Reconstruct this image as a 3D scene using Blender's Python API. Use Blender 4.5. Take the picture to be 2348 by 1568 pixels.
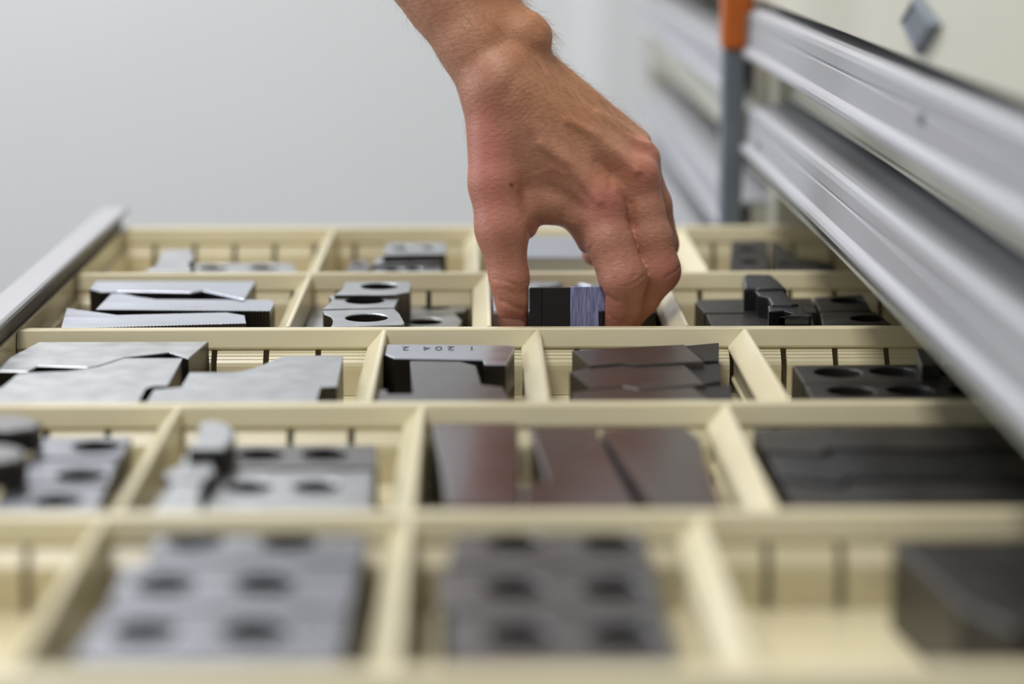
import bpy, bmesh, math, random
import numpy as np
from mathutils import Vector, Matrix

for o in list(bpy.data.objects):
    bpy.data.objects.remove(o, do_unlink=True)
S = bpy.context.scene
COL = S.collection
random.seed(7)

# ---------------------------------------------------------------- camera
T = 0.85                     # height of the tops of the drawer partitions
HC = 0.20                    # camera height above them
FPX, CX, CY = 5100.0, 1174.0, 784.0
PITCH, YAW = math.radians(11.461), math.radians(0.870)
fw = np.array([math.sin(YAW)*math.cos(PITCH), math.cos(YAW)*math.cos(PITCH), -math.sin(PITCH)])
rt = np.array([math.cos(YAW), -math.sin(YAW), 0.0])
up = np.cross(rt, fw)
cam_loc = np.array([0, 0, T+HC])
cd = bpy.data.cameras.new('camera')
cam = bpy.data.objects.new('camera', cd); COL.objects.link(cam)
M = Matrix(((rt[0], up[0], -fw[0], 0), (rt[1], up[1], -fw[1], 0), (rt[2], up[2], -fw[2], T+HC), (0, 0, 0, 1)))
cam.matrix_world = M
cd.sensor_width = 36; cd.lens = 36*FPX/2348
cd.clip_start = 0.02; cd.clip_end = 60
cd.dof.use_dof = True; cd.dof.focus_distance = 1.045; cd.dof.aperture_fstop = 3.4
S.camera = cam

def ray(x, y): return fw + rt*(x-CX)/FPX - up*(y-CY)/FPX
def G(x, y, dz=0.0):         # point of the photograph on the level dz above the partition tops
    d = ray(x, y); return cam_loc + d*((dz-HC)/d[2])
def Q(x, y, Y):              # ... on the upright plane at depth Y
    d = ray(x, y); return cam_loc + d*(Y/d[1])
def QX(x, y, X):             # ... on the upright plane at X
    d = ray(x, y); return cam_loc + d*(X/d[0])

# ---------------------------------------------------------------- world, lights, exposure
S.view_settings.view_transform = 'Standard'
S.view_settings.look = 'None'
S.view_settings.exposure = 0.06
S.view_settings.gamma = 1.0
S.view_settings.use_curve_mapping = False
w = bpy.data.worlds.new('world'); S.world = w; w.use_nodes = True
w.node_tree.nodes['Background'].inputs[0].default_value = (0.80, 0.90, 1.0, 1)
w.node_tree.nodes['Background'].inputs[1].default_value = 0.18

def area(name, loc, rot, sx, sy, power, col):
    l = bpy.data.lights.new(name, 'AREA'); l.shape = 'RECTANGLE'; l.size = sx; l.size_y = sy
    l.energy = power; l.color = col
    o = bpy.data.objects.new(name, l); COL.objects.link(o); o.location = loc; o.rotation_euler = rot
    return o
area('overhead_light', (-0.46, 0.30, 2.72), (0, 0, 0), 0.5, 1.5, 27, (1.0, 0.97, 0.93))
area('overhead_light', (-0.80, 2.70, 2.72), (0, 0, 0), 0.35, 1.5, 45, (1.0, 0.98, 0.96))  # unseen extra light, added to brighten the back wall
area('window_light', (-3.4, 1.2, 1.7), (0, math.radians(-90), 0), 1.5, 2.6, 52, (0.86, 0.93, 1.0))

# ---------------------------------------------------------------- materials
def srgb(r, g, b):
    f = lambda c: (c/255/12.92) if c/255 <= .04045 else ((c/255+.055)/1.055)**2.4
    return (f(r), f(g), f(b), 1)
def mat(name, col, rough=.5, metal=0, spec=.5, noise=0, nscale=40, stretch=(1, 1, 1), bump=0, bscale=200, rvar=0, coat=0):
    m = bpy.data.materials.new(name); m.use_nodes = True
    nt = m.node_tree; b = nt.nodes['Principled BSDF']
    b.inputs['Base Color'].default_value = col; b.inputs['Roughness'].default_value = rough
    b.inputs['Metallic'].default_value = metal; b.inputs['Specular IOR Level'].default_value = spec
    b.inputs['Coat Weight'].default_value = coat; b.inputs['Coat Roughness'].default_value = .12
    tc = nt.nodes.new('ShaderNodeTexCoord'); mp = nt.nodes.new('ShaderNodeMapping')
    mp.inputs['Scale'].default_value = stretch
    nt.links.new(tc.outputs['Object'], mp.inputs['Vector'])
    if noise or rvar:
        n = nt.nodes.new('ShaderNodeTexNoise'); n.inputs['Scale'].default_value = nscale
        n.inputs['Detail'].default_value = 5
        nt.links.new(mp.outputs[0], n.inputs['Vector'])
        if noise:
            mr = nt.nodes.new('ShaderNodeMapRange')
            mr.inputs[1].default_value = .3; mr.inputs[2].default_value = .7
            mr.inputs[3].default_value = 1-noise; mr.inputs[4].default_value = 1+noise
            mx = nt.nodes.new('ShaderNodeVectorMath'); mx.operation = 'SCALE'
            mx.inputs[0].default_value = col[:3]
            nt.links.new(n.outputs['Fac'], mr.inputs[0]); nt.links.new(mr.outputs[0], mx.inputs['Scale'])
            nt.links.new(mx.outputs[0], b.inputs['Base Color'])
        if rvar:
            mr2 = nt.nodes.new('ShaderNodeMapRange')
            mr2.inputs[1].default_value = .3; mr2.inputs[2].default_value = .7
            mr2.inputs[3].default_value = max(.02, rough-rvar); mr2.inputs[4].default_value = rough+rvar
            nt.links.new(n.outputs['Fac'], mr2.inputs[0]); nt.links.new(mr2.outputs[0], b.inputs['Roughness'])
    if bump:
        n2 = nt.nodes.new('ShaderNodeTexNoise'); n2.inputs['Scale'].default_value = bscale; n2.inputs['Detail'].default_value = 4
        bp = nt.nodes.new('ShaderNodeBump'); bp.inputs['Strength'].default_value = bump; bp.inputs['Distance'].default_value = .0004
        nt.links.new(mp.outputs[0], n2.inputs['Vector']); nt.links.new(n2.outputs['Fac'], bp.inputs['Height'])
        nt.links.new(bp.outputs[0], b.inputs['Normal'])
    return m
CREAM = mat('cream_plastic', srgb(221, 211, 178), .23, 0, .5, .03, 30, bump=.05, bscale=900)
CREAMP = mat('cream_paint', srgb(206, 203, 188), .45, 0, .5, .02, 10)
ALU = mat('brushed_aluminium', srgb(168, 169, 175), .5, .2, .5, .05, 60, (1, .05, 1), .05, 500)
DARKMETAL = mat('grey_sheet_metal', srgb(120, 116, 106), .5, .3, .5, .06, 20)
PLATE = mat('dim_reflection_steel', srgb(128, 131, 139), .42, .85, .5, .10, 60, (1, 1, 1), .08, 700, .06)  # darker steel copy: dimmer front-row reflections put into the base colour
STEEL = mat('ground_steel', srgb(164, 167, 171), .36, .9, .5, .08, 90, (1, 1, 1), .08, 700, .06)
STEELB = mat('bluish_ground_steel', srgb(173, 177, 188), .33, .9, .5, .07, 70, (.2, 1, 1), .06, 700, .06)
STEELD = mat('worn_grey_steel', srgb(112, 111, 113), .40, .85, .5, .12, 60, (1, 1, 1), .08, 600, .08)
BROWN = mat('brown_hardened_steel', srgb(104, 99, 97), .36, .85, .5, .14, 40, (.4, 1, 1), .06, 500, .07)
GLOSSB = mat('blued_polished_steel', srgb(116, 109, 112), .24, .9, .5, .14, 25, (1, .6, 1), .03, 400, .06)
BLACK = mat('black_oxide_steel', srgb(66, 64, 62), .40, .6, .5, .18, 50, (1, 1, 1), .08, 500, .08)
BLACKG = mat('glossy_black_steel', srgb(60, 62, 66), .28, .7, .5, .18, 50, (1, 1, 1), .05, 500, .05)
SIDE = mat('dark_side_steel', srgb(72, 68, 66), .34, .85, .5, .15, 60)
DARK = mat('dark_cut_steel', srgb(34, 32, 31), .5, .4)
BRUSH = mat('bright_brushed_steel', srgb(150, 152, 194), .42, .6, .5, .5, 1800, (1, 1, .07), .3, 1400)
GREYPOST = mat('grey_blue_paint', srgb(112, 120, 130), .5, .2, .5, .10, 50)
ORANGE = mat('orange_plastic', srgb(180, 90, 18), .45, 0, .5, .05, 20)
WALLM = mat('white_wall_paint', srgb(222, 223, 224), .8, 0, .2, .02, 1.2)
FLOORM = mat('grey_floor', srgb(150, 150, 148), .5, 0, .4, .06, 4)
HAIRM = mat('fair_hair', srgb(150, 108, 70), .5)
NAILM = mat('nail', srgb(206, 150, 140), .3, 0, .5)

# ---------------------------------------------------------------- object helpers
def link(name, me, m=None, parent=None, loc=(0, 0, 0)):
    o = bpy.data.objects.new(name, me); COL.objects.link(o); o.location = loc
    if m is not None and me is not None: me.materials.append(m)
    if parent is not None: o.parent = parent
    return o
def tag(o, label, cat, group=None):
    o['label'] = label; o['category'] = cat
    if group: o['group'] = group
    return o
def empty(name, loc=(0, 0, 0)):
    o = bpy.data.objects.new(name, None); COL.objects.link(o); o.location = loc; o.empty_display_size = .02
    return o
def structure(o): o['kind'] = 'structure'; return o

class MB:                                            # collects plain shapes into one mesh
    def __init__(s): s.v = []; s.f = []
    def box(s, a, b):
        x0, y0, z0 = a; x1, y1, z1 = b; n = len(s.v)
        s.v += [(x0, y0, z0), (x1, y0, z0), (x1, y1, z0), (x0, y1, z0), (x0, y0, z1), (x1, y0, z1), (x1, y1, z1), (x0, y1, z1)]
        s.f += [tuple(n+i for i in q) for q in ((0, 3, 2, 1), (4, 5, 6, 7), (0, 1, 5, 4), (1, 2, 6, 5), (2, 3, 7, 6), (3, 0, 4, 7))]
        return s
    def sweep(s, prof, axis, a, b):                  # profile swept along x (prof = y,z) or along y (prof = x,z)
        n = len(s.v); k = len(prof)
        for t in (a, b):
            for p, q in prof: s.v.append((t, p, q) if axis == 'x' else (p, t, q))
        for i in range(k): j = (i+1) % k; s.f.append((n+i, n+j, n+k+j, n+k+i))
        s.f.append(tuple(n+i for i in range(k))[::-1]); s.f.append(tuple(n+k+i for i in range(k)))
        return s
    def build(s, name, m, parent=None, bevel=0, loc=(0, 0, 0), smooth=False):
        me = bpy.data.meshes.new(name); me.from_pydata(s.v, [], s.f)
        bm = bmesh.new(); bm.from_mesh(me); bmesh.ops.recalc_face_normals(bm, faces=bm.faces)
        bm.to_mesh(me); bm.free(); me.update()
        o = link(name, me, m, parent, loc)
        if bevel:
            md = o.modifiers.new('bevel', 'BEVEL'); md.width = bevel; md.segments = 2; md.limit_method = 'ANGLE'
            md.angle_limit = math.radians(25)
        return o

def prism(name, pts, z0, z1, m, holes=(), bevel=.0005, parent=None, side=None):
    """flat-topped block: outline pts (world xy), from z0 to z1, with round or polygonal holes; origin at its base centre"""
    pts = [tuple(p[:2]) for p in pts]
    ar = sum(pts[i][0]*pts[(i+1) % len(pts)][1]-pts[(i+1) % len(pts)][0]*pts[i][1] for i in range(len(pts)))
    if ar < 0: pts = pts[::-1]
    cx = sum(p[0] for p in pts)/len(pts); cy = sum(p[1] for p in pts)/len(pts)
    cu = bpy.data.curves.new(name, 'CURVE'); cu.dimensions = '2D'; cu.fill_mode = 'BOTH'
    loops = [pts]
    for h in holes:
        if len(h) == 3:
            loops.append([(h[0]+h[2]*math.cos(-a*math.pi/14), h[1]+h[2]*math.sin(-a*math.pi/14)) for a in range(28)])
        else: loops.append(list(h))
    for lp in loops:
        sp = cu.splines.new('POLY'); sp.points.add(len(lp)-1); sp.use_cyclic_u = True
        for q, (x, y) in zip(sp.points, lp): q.co = (x-cx, y-cy, 0, 1)
    hgt = z1-z0
    cu.extrude = hgt/2-bevel
    if bevel: cu.bevel_depth = bevel; cu.bevel_resolution = 1; cu.offset = -bevel
    tmp = bpy.data.objects.new(name, cu); COL.objects.link(tmp)
    me = bpy.data.meshes.new_from_object(tmp.evaluated_get(bpy.context.evaluated_depsgraph_get()))
    bpy.data.objects.remove(tmp); bpy.data.curves.remove(cu)
    me.name = name; me.materials.clear()
    for v in me.vertices: v.co.z += hgt/2
    for p in me.polygons: p.use_smooth = False
    loc = (cx, cy, z0)
    if parent is not None:
        pl = parent.location; loc = (cx-pl[0], cy-pl[1], z0-pl[2])
    o = link(name, me, m, parent, loc)
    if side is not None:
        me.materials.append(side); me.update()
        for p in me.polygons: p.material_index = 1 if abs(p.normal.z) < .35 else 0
    return o

FLOORZ = -0.030
def die(name, label, px, dz, m, holes=(), z0=FLOORZ, group=None, cat='die block', bevel=.0005, teeth=None, parent=None, side=0, cell=True):
    """steel block whose top outline and holes were measured in the photograph on the level dz"""
    pts = [G(x, y, dz) for x, y in px]
    if cell:                                         # stays inside its compartment
        my = sum(p[1] for p in pts)/len(pts); mx = sum(p[0] for p in pts)/len(pts)
        r_ = max(i for i in range(5) if PY[i] < my)
        y0_, y1_ = PY[r_]+.0085, PY[r_+1]-.0095
        ed = [XL+.0035]+DX[r_]+[XR]
        k_ = max([i for i in range(len(ed)) if ed[i] < mx] or [0])
        x0_ = ed[k_]+.0016; x1_ = (ed[k_+1] if k_+1 < len(ed) else XR)-.0066
        pts = [np.array([min(max(p[0], x0_), x1_), min(max(p[1], y0_), y1_), p[2]]) for p in pts]
        cl_ = [pts[0]]
        for p in pts[1:]:
            if np.linalg.norm(p-cl_[-1]) > .0004: cl_.append(p)
        if teeth is None: pts = cl_
    if teeth:                                        # fine serration along one edge of the outline
        i, pitch, dep = teeth
        a, b = pts[i], pts[(i+1) % len(pts)]; d = b-a; L = np.linalg.norm(d); n = max(4, int(L/pitch))
        nn = np.array([-d[1], d[0], 0])/L; c = sum(pts)/len(pts)
        if np.dot(nn, c-a) < 0: nn = -nn
        add = []
        for k in range(n):
            add += [a+d*k/n, a+d*(k+.25)/n, a+d*(k+.3)/n+nn*dep, a+d*(k+.85)/n+nn*dep]
        pts = pts[:i]+add+pts[i+1:]
        bevel = 0
    hs = []
    for h in holes:
        c = G(h[0], h[1], dz); r = (G(h[0]+h[2], h[1], dz)-G(h[0]-h[2], h[1], dz))[0]/2
        hs.append((c[0], c[1], r))
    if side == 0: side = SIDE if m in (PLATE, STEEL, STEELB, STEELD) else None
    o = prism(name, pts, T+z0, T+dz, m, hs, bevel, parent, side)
    if parent is None: tag(o, label, cat, group)
    elif label: o['label'] = label
    return o

# ================================================================ the setting
structure(MB().box((-6, -4, -.1), (3, 4.2, 0)).build('floor', FLOORM))
structure(MB().box((-6, 4.0, 0), (3, 4.15, 2.9)).build('wall_back', WALLM))
structure(MB().box((2.2, -4, 0), (2.35, 4.0, 2.9)).build('wall_right', WALLM))
structure(MB().box((.21, 3.93, 0), (.9, 4.0, 2.8)).build('trim_1', WALLM))
structure(MB().box((-6, -4, 2.8), (3, 4.2, 2.9)).build('ceiling', WALLM))

# ================================================================ cabinets on the right
XS = 0.168                                            # face of the handle strips
def strip_profile(x, z):                              # aluminium handle profile, outer face towards -x, top at z
    p = [(.034, 0), (.006, 0), (.003, -.0006), (.001, -.002), (0, -.0045), (0, -.0100), (.0010, -.0106), (.0010, -.0114), (0, -.0120),
         (-.0004, -.0235), (-.0030, -.0250), (-.0042, -.0265), (-.0042, -.0290), (-.0030, -.0300), (.0050, -.0300), (.0050, -.0285), (.0022, -.0270), (.0022, -.0030), (.034, -.0025)]
    return [(x+a, z+b) for a, b in p]
ca = empty('drawer_cabinet', (.5, .95, 0))
tag(ca, 'cream workshop drawer cabinet with grey metal handle strips beside the pulled out drawer', 'cabinet')
CL = ca.location
def P(mb, name, m, bevel=0, parent=ca, off=None):
    off = CL if off is None else off
    return mb.build(name, m, parent, bevel, tuple(-c for c in off) if parent is ca else (0, 0, 0))
Y0, Y1 = .44, 1.385
z = T+HC
body = MB()
body.box((.205, Y1+.004, .05), (.85, Y1+.03, z+.60)).box((.205, Y0-.03, .05), (.85, Y0-.004, z+.60))
body.box((.82, Y0-.004, .05), (.85, Y1+.004, z+.60)).box((.205, Y0-.03, z+.60), (.85, Y1+.03, z+.63)).box((.215, Y0-.004, .05), (.82, Y1+.004, .08))
P(body, 'cabinet_body', CREAMP, .001)
def closed_drawer(ztop, zbot, lip=.1700):
    f = MB().box((.196, Y0, zbot+.004), (.208, Y1, ztop-.0045)).box((.208, Y0+.02, zbot+.004), (.80, Y1-.02, ztop-.012))
    f.sweep([(.208, zbot+.004), (lip+.0015, zbot+.004), (lip, zbot+.0048), (lip, zbot+.0066), (lip+.0035, zbot+.0066), (lip+.004, zbot+.0056), (.208, zbot+.0056)], 'y', Y0, Y1)
    d = P(f, 'drawer', CREAMP, .0006)
    P(MB().sweep(strip_profile(XS, ztop), 'y', Y0, Y1), 'handle_strip', ALU, 0, d)
    return d
closed_drawer(z-.0707, z-.1315, .1935)                      # drawer above
closed_drawer(z-.1300, z-.1745)                      # drawer right over the open one
big = MB().box((.172, Y0, z-.0655), (.200, Y1, z+.075)).box((.200, Y0+.02, z-.064), (.80, Y1-.02, z+.07))
bd = P(big, 'drawer', CREAMP, .001)
P(MB().sweep(strip_profile(XS, z+.110), 'y', Y0, Y1), 'handle_strip', ALU, 0, bd)
# diamond-shaped badge on the tall drawer
cen = QX(2119, 58, .172)
bpts = [QX(2162, 56, .172), QX(2113, -12, .172), QX(2078, 50, .172), QX(2118, 126, .172)]
bm = MB(); n = 0
for x, s_ in ((.1722, 1.0), (.1692, 1.0), (.1680, .80), (.1690, .62)):
    bm.v += [(x, cen[1]+(q[1]-cen[1])*s_, cen[2]+(q[2]-cen[2])*s_) for q in bpts]
for r in range(3):
    for i in range(4): bm.f.append((r*4+i, r*4+(i+1) % 4, r*4+4+(i+1) % 4, r*4+4+i))
bm.f += [(12, 13, 14, 15), (3, 2, 1, 0)]
P(bm, 'diamond_badge', GREYPOST, 0, bd)['label'] = 'grey raised diamond badge'
for dobj, sx_, sy_ in ((ca.children[1], 2116, 272), (ca.children[2], 1742, 336)):
    c_ = QX(sx_, sy_, XS); sm_ = MB(); nn_ = 14
    for xx, rr in ((XS+.0006, .0022), (XS-.0012, .0022), (XS-.0018, .0014), (XS-.0008, .0009)):
        sm_.v += [(xx, c_[1]+rr*math.cos(t*2*math.pi/nn_), c_[2]+rr*math.sin(t*2*math.pi/nn_)) for t in range(nn_)]
    for r_ in range(3):
        for t in range(nn_): sm_.f.append((r_*nn_+t, r_*nn_+(t+1) % nn_, (r_+1)*nn_+(t+1) % nn_, (r_+1)*nn_+t))
    sm_.f.append(tuple(3*nn_+t for t in range(nn_)))
    P(sm_, 'screw', GREYPOST, 0, dobj)
# drawers lower down and frame upright, lock bar
lowz = T-.04
for k in range(5):
    lz = T-.075-k*.13
    closed_drawer(lz, lz-.125)
P(MB().box((.186, Y1-.004, .08), (.205, Y1+.03, z+.60)), 'frame_upright', CREAMP, .001)
lb = P(MB().box((.1530, Y1+.006, .06), (.1665, Y1+.024, z-.0965)), 'lock_bar', GREYPOST, .002)
lb['label'] = 'upright grey lock bar'
oc = P(MB().box((.1520, Y1+.003, z-.0970), (.1715, Y1+.027, z+.07)), 'bar_grip', ORANGE, .003, lb)
oc['label'] = 'orange plastic grip'
for hz_ in (.098, .158):
    P(MB().box((.1660, Y1-.001, z-hz_), (.1725, Y1+.010, z-hz_+.024)), 'lock_tab', DARKMETAL, .001, lb)

nb = empty('drawer_cabinet', (.5, 1.86, 0))
tag(nb, 'blurred second drawer cabinet standing further back, beyond the orange topped post', 'cabinet')
NL = nb.location
def PN(mb, name, m, bevel=0, parent=nb):
    return mb.build(name, m, parent, bevel, tuple(-c for c in NL) if parent is nb else (0, 0, 0))
N0, N1 = 1.435, 2.275
body = MB().box((.190, N0-.012, .05), (.85, N0, z+.60)).box((.174, N1, .05), (.85, N1+.02, z+.60))
body.box((.82, N0, .05), (.85, N1, z+.60)).box((.19, N0-.012, z+.60), (.85, N1+.02, z+.63)).box((.20, N0, .05), (.82, N1, .08))
PN(body, 'cabinet_body', CREAMP, .001)
def nd(zt, zb):
    f = MB().box((.178, N0, zb+.012), (.196, N1, zt-.002)).box((.196, N0+.02, zb+.012), (.80, N1-.02, zt-.012))
    d = PN(f, 'drawer', CREAMP, .001)
    PN(MB().sweep(strip_profile(XS, zt), 'y', N0, N1), 'handle_strip', ALU, 0, d)
nd(z+.070, z-.082); nd(z-.104, z-.180); nd(z-.198, z-.250); nd(z-.262, z-.40); nd(z-.41, z-.60)

# ================================================================ the pulled out drawer with its inserts
PY = [.548, .703, .863, 1.019, 1.1725, 1.335]         # tops of the cross-wise partitions
XL, XR = -.2145, .70
dr = empty('pulled_out_drawer', (.2, .94, T+FLOORZ-.006))
tag(dr, 'pulled out drawer divided by cream partitions, full of steel die blocks', 'drawer')
DL = dr.location
def PD(mb, name, m, bevel=0, parent=dr):
    return mb.build(name, m, parent, bevel, tuple(-c for c in DL) if parent is dr else (0, 0, 0))
PD(MB().box((XL-.006, PY[0]-.012, T+FLOORZ-.006), (XR, PY[5]+.012, T+FLOORZ-.0045)), 'tray', DARKMETAL)
# drawer front on the left: sheet-metal inside, aluminium handle strip on top
PD(MB().box((XL-.010, PY[0]-.012, T-.075), (XL-.0035, PY[5]+.016, T+.0085)).box((XL-.0035, PY[0]-.008, T-.034), (XL-.002, PY[5]+.010, T-.002)), 'front_panel', DARKMETAL, .0005)
fs = [(-.212-a*.62 if a > 0.01 else -.2335-a*.2, b) for a, b in [(.034, 0)]]
prof = [(-.2135, T+.0100), (-.2150, T+.0108), (-.2290, T+.0104), (-.2325, T+.0085), (-.2340, T+.0050), (-.2340, T-.016), (-.2375, T-.0185), (-.2375, T-.021), (-.2320, T-.021), (-.2320, T+.0050), (-.2300, T+.0075), (-.2135, T+.0080)]
PD(MB().sweep(prof, 'y', PY[0]-.012, PY[5]+.016), 'handle_strip', ALU, .0003)
# liner on the left inside, with cream ribs
ln = MB().box((XL-.0022, PY[0], T+FLOORZ), (XL-.0005, PY[5], T-.0015))
for k in range(33):
    yk = PY[0]+.012+k*.0241
    if yk < PY[5]-.01: ln.box((XL-.0006, yk, T+FLOORZ), (XL+.0030, yk+.0212, T-.013))
PD(ln, 'liner', CREAM, .0004)

SLOT0, PITCH_S = -.0748, .0241
def slots(a, b): 
    k0 = math.ceil((a-SLOT0)/PITCH_S); k1 = math.floor((b-SLOT0)/PITCH_S)
    return [SLOT0+k*PITCH_S for k in range(k0, k1+1)]
def partition(y, name='partition', thick=.007):
    m = MB()
    m.sweep([(y+.0016, T-.0002), (y+.0010, T), (y-.0006, T), (y-.0014, T-.0006), (y-.0040, T-.0078), (y-.0040, T-.0084), (y-.0030, T-.0094), (y+.0016, T-.0094)], 'x', XL, XR)
    m.sweep([(y+thick, T-.0006), (y+.0016, T-.0002), (y+.0016, T-.0098), (y+thick-.0018, T-.0098), (y+thick-.0018, T+FLOORZ), (y+thick, T+FLOORZ)], 'x', XL, XR)
    e = [XL]+[q for s in slots(XL+.006, XR-.006) for q in (s-.00135, s+.00135)]+[XR]
    yw = y
    pf = [(y-.0024, T-.0090), (y-.0032, T-.0096), (y-.0043, T-.0104), (y-.0042, T-.0107), (y-.0055, T-.0117), (y-.0054, T-.0120), (y-.0067, T-.0131), (y-.0066, T-.0134), (y-.0078, T-.0146),
          (y-.0085, T-.0162), (y-.0087, T-.0182), (y-.0088, T+FLOORZ), (y-.0066, T+FLOORZ), (y-.0066, T-.0180), (y-.0008, T-.0120), (y-.0008, T-.0090)]
    for a, b in zip(e[::2], e[1::2]): m.sweep(pf, 'x', a, b)
    return PD(m, name, CREAM)
fh = [(sx, y-.0106, .0016) for y in PY[1:6] for sx in slots(XL+.012, .30)]
prism('bottom', [(XL, PY[0]), (XR, PY[0]), (XR, PY[5]), (XL, PY[5])], T+FLOORZ-.0044, T+FLOORZ-.0002, CREAM, fh, 0, dr)
for y in PY[1:5]: partition(y)
partition(PY[0], 'side_wall', .010)
partition(PY[5], 'side_wall', .012)
def divider(row, x):
    ya, yb = PY[row]+.0072, PY[row+1]-.0030
    m = MB()
    m.sweep([(x+.0012, T-.0006), (x+.0004, T), (x-.0008, T-.0002), (x-.0078, T-.0082), (x-.0082, T-.0092), (x-.0074, T-.0102), (x-.0060, T-.0100), (x-.0055, T-.0108), (x-.0052, T-.0220), (x-.0064, T-.0228), (x-.0066, T-.0240), (x-.0052, T-.0248), (x-.0050, T+FLOORZ), (x+.0012, T+FLOORZ)], 'y', ya, yb)
    return PD(m, 'divider', CREAM, .0003)
DIV = {0: [(940, 1190), (1612, 1190)], 1: [(967, 945), (1672, 940)], 2: [], 3: [(706, 640), (1119, 640), (1530, 650)], 4: [(755, 548), (1095, 545), (1562, 520)]}
DX = {r: [float(G(*p)[0]) for p in ps] for r, ps in DIV.items()}
DX[2] = [-.044, .0277, .1242]; DX[0].insert(0, -.1222); DX[1].insert(0, -.1190)
print('DIV', {k: [round(v, 4) for v in q] for k, q in DX.items()})
for r, xs in DX.items():
    for x in xs: divider(r, x)

# ================================================================ the die blocks
# --- nearest row
g = 'grey two-hole plates in the nearest row'
D0 = -.004
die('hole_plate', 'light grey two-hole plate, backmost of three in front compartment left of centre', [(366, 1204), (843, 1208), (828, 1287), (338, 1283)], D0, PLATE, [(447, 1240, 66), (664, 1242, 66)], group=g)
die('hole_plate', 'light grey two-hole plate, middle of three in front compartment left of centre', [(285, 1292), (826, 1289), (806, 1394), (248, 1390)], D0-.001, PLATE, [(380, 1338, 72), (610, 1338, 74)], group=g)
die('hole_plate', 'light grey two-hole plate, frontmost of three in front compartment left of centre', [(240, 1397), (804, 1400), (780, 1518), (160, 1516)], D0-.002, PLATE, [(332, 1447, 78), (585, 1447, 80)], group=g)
g = 'darker two-hole plates in the nearest row'
die('hole_plate', 'dark grey two-hole plate, backmost of three in front compartment right of centre', [(1048, 1212), (1475, 1211), (1495, 1295), (1025, 1295)], D0, STEELD, [(1180, 1244, 66), (1398, 1244, 66)], group=g)
die('hole_plate', 'dark grey two-hole plate, middle of three in front compartment right of centre', [(1012, 1302), (1500, 1302), (1522, 1398), (1008, 1398)], D0-.001, STEELD, [(1180, 1348, 72), (1405, 1348, 72)], group=g)
die('hole_plate', 'dark grey two-hole plate, frontmost of three in front compartment right of centre', [(1030, 1405), (1528, 1405), (1556, 1512), (1030, 1516)], D0-.002, STEELD, [(1192, 1456, 78), (1425, 1456, 78)], group=g)
die('black_block', 'large black steel block in the front right corner compartment', [(2048, 1240), (2600, 1225), (2700, 1420), (2330, 1440), (2200, 1385)], -.001, BLACK, bevel=.0015)

# --- second row
D1 = -.004
g = 'one-hole plates beside the black rollers'
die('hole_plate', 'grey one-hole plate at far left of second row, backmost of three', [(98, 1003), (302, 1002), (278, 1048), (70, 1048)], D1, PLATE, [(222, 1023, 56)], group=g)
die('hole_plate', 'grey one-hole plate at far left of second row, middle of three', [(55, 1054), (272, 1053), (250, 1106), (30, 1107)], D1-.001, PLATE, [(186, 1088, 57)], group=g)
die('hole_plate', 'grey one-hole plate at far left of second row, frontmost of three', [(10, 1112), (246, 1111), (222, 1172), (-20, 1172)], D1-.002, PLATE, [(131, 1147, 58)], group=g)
g = 'round-ended dies at the far left of the second row'
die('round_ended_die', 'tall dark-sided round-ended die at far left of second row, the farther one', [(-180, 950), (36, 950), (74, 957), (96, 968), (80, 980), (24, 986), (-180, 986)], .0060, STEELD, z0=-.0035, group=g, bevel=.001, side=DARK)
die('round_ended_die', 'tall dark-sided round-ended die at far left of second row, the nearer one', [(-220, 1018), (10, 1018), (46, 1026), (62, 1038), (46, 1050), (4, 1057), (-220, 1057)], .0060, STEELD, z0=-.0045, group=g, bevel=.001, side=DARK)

g = 'two-hole plates with a stem'
die('hole_plate', 'grey two-hole plate beside the upright round-ended die, the farther one', [(535, 1022), (862, 1020), (866, 1072), (510, 1072)], -.006, STEELD, [(598, 1042, 54), (746, 1041, 54)], group=g)
die('hole_plate', 'light grey two-hole plate beside the upright round-ended die, the nearer one', [(508, 1080), (858, 1078), (850, 1168), (470, 1168)], -.007, STEEL, [(572, 1117, 54), (726, 1116, 54)], group=g)
die('round_ended_die', 'pale steel die with a rounded end, standing highest in the second row', [(458, 966), (500, 963), (526, 972), (540, 990), (532, 1008), (516, 1026), (430, 1026), (452, 1000)], .004, STEEL, cat='die block', bevel=.0012)
die('waisted_die', 'pale waisted steel die left of the two-hole plates in second row', [(428, 1030), (512, 1030), (486, 1052), (496, 1080), (470, 1098), (382, 1098), (375, 1082), (408, 1070)], -.001, STEEL, bevel=.001)
die('waisted_die', 'pale waisted steel die in front of the similar die, near the partition', [(395, 1104), (470, 1104), (458, 1130), (462, 1172), (345, 1172), (366, 1140)], -.002, STEEL, bevel=.001)

die('polished_bar', 'polished brown steel bar with a bright chamfered corner, leftmost of three', [(985, 968), (1187, 968), (1192, 1160), (1022, 1160), (1006, 1060)], -.004, GLOSSB, bevel=.0016)
die('polished_bar', 'polished brown steel bar with a notched left side, middle of three', [(1216, 978), (1364, 976), (1462, 1162), (1196, 1162), (1202, 1108), (1252, 1104)], -.005, GLOSSB, bevel=.0010)
die('polished_bar', 'polished violet-grey steel bar with a clipped corner, rightmost of three', [(1378, 984), (1566, 975), (1606, 1004), (1612, 1046), (1662, 1162), (1492, 1162)], -.004, GLOSSB, bevel=.0010)

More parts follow.
